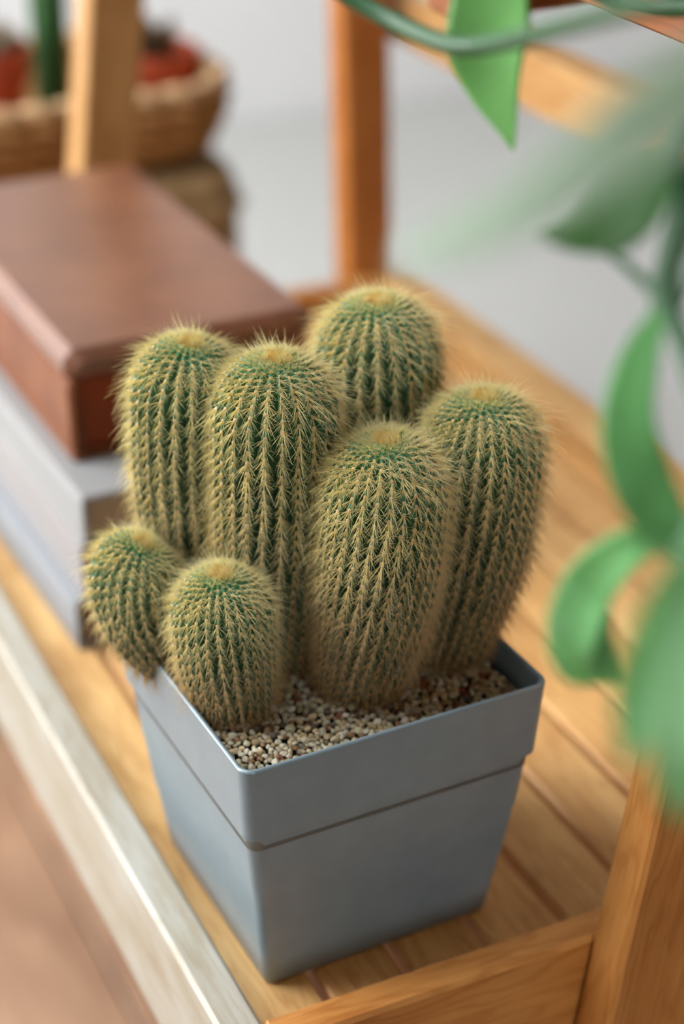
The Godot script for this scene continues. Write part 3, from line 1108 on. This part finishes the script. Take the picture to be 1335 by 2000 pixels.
func build_vine() -> void:
	var root := Vector3(0.105, 0.2995, 0.040)   # where it lies over the upper rail
	var v := thing("trailing_vine", "glossy green trailing vine whose stems and leaves hang beside the cactus", "vine", root)
	part("stem", tube([at(630, -40, 0.42), at(760, 38, 0.415), at(880, 88, 0.40), at(970, 84, 0.385), at(1080, 58, 0.34), at(1240, 14, 0.30), at(1420, -40, 0.29), at(1640, -60, 0.33), root], [0.0021, 0.0022, 0.0022, 0.0022, 0.0020, 0.0018, 0.0018, 0.0018, 0.0018]), M.vine_stem, v)
	part("stem", tube([at(1130, -30, 0.44), at(1220, 5, 0.44), at(1335, 18, 0.43), at(1450, -20, 0.42), root], [0.0018, 0.0019, 0.002, 0.002, 0.002]), M.vine_stem, v)
	part("stem", tube([root, at(1600, -20, 0.36), at(1480, 60, 0.34), at(1400, 200, 0.335), at(1325, 300, 0.33), at(1345, 420, 0.33), at(1300, 560, 0.335), at(1345, 700, 0.33), at(1400, 900, 0.32), at(1345, 1080, 0.315), at(1310, 1250, 0.31)], [0.002, 0.002, 0.002, 0.002, 0.0022, 0.0022, 0.0022, 0.002, 0.002, 0.002, 0.0018]), M.vine_stem, v)
	# hanging pointed leaf
	leaf(v, [[962, -90, 0.412, 64, 0], [958, 0, 0.412, 76, 0], [952, 90, 0.412, 80, 4], [966, 170, 0.412, 54, 8], [986, 235, 0.412, 27, 10], [1003, 296, 0.412, 2, 10]], M.leaves[0])
	# long pale leaf very close to the lens
	leaf(v, [[1420, 110, 0.215, 50, 0], [1285, 220, 0.215, 82, 5], [1150, 325, 0.217, 70, 10], [1020, 408, 0.22, 52, 14], [900, 466, 0.225, 44, 16], [785, 505, 0.23, 20, 16]], M.leaves[3])
	# folded darker leaf below it
	leaf(v, [[1335, 300, 0.33, 12, 0], [1262, 365, 0.33, 58, -10], [1192, 425, 0.33, 70, -20], [1120, 456, 0.33, 38, -25], [1052, 462, 0.33, 3, -25]], M.leaves[1])
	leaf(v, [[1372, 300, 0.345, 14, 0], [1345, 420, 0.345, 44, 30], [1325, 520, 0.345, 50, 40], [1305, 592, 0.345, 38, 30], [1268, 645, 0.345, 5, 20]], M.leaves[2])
	part("stem", tube([at(1180, 485, 0.345), at(1225, 520, 0.343), at(1275, 568, 0.34), at(1300, 605, 0.337)], [0.0008, 0.0010, 0.0012, 0.0014]), M.vine_stem, v)
	# long blade that runs down to the curled leaf
	leaf(v, [[1300, 590, 0.335, 12, 20], [1250, 700, 0.335, 40, 15], [1228, 820, 0.335, 54, 10], [1250, 930, 0.335, 60, 0], [1300, 1030, 0.335, 50, 0], [1370, 1120, 0.335, 8, 0]], M.leaves[1])
	# curled leaf
	leaf(v, [[1300, 1045, 0.345, 20, 0], [1220, 1075, 0.345, 42, 0], [1150, 1145, 0.35, 54, 0], [1118, 1230, 0.35, 52, 0], [1122, 1300, 0.352, 34, 10], [1170, 1318, 0.356, 20, 20], [1215, 1330, 0.36, 4, 30]], M.leaves[4], 0.35)
	leaf(v, [[1205, 1320, 0.355, 5, 0], [1178, 1290, 0.353, 26, 0], [1176, 1240, 0.352, 22, 0], [1190, 1190, 0.352, 4, 0]], M.leaves[1])
	# big pale leaf at the edge of the frame
	leaf(v, [[1390, 1050, 0.28, 30, 0], [1325, 1160, 0.28, 64, -24], [1280, 1290, 0.278, 78, -18], [1248, 1400, 0.276, 58, -10], [1220, 1486, 0.274, 8, -8]], M.leaves[5], 0.4)
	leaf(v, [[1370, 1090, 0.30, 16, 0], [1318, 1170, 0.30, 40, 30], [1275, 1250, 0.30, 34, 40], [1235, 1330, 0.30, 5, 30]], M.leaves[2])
	leaf(v, [[1400, 1230, 0.26, 20, 0], [1350, 1340, 0.26, 50, 0], [1325, 1450, 0.26, 58, 0], [1328, 1540, 0.262, 42, 0], [1350, 1600, 0.266, 6, 0]], M.leaves[5], 0.5)
	# stalks that join the loose leaves to the stems
	for q in [[at(962, -90, 0.412), at(1010, -170, 0.415), at(1130, -30, 0.44)], [at(1420, 110, 0.215), at(1500, 60, 0.26), at(1480, 60, 0.34)], [at(1390, 1050, 0.28), at(1410, 960, 0.30), at(1400, 900, 0.32)], [at(1400, 1230, 0.26), at(1420, 1130, 0.285), at(1345, 1080, 0.315)], [at(1300, 1045, 0.345), at(1330, 1055, 0.33), at(1345, 1080, 0.315)], [at(1335, 300, 0.33), at(1328, 300, 0.330), at(1325, 302, 0.330)]]:
		part("stalk", tube(q, [0.0009, 0.0011, 0.0013], 8, 6), M.vine_stem, v)
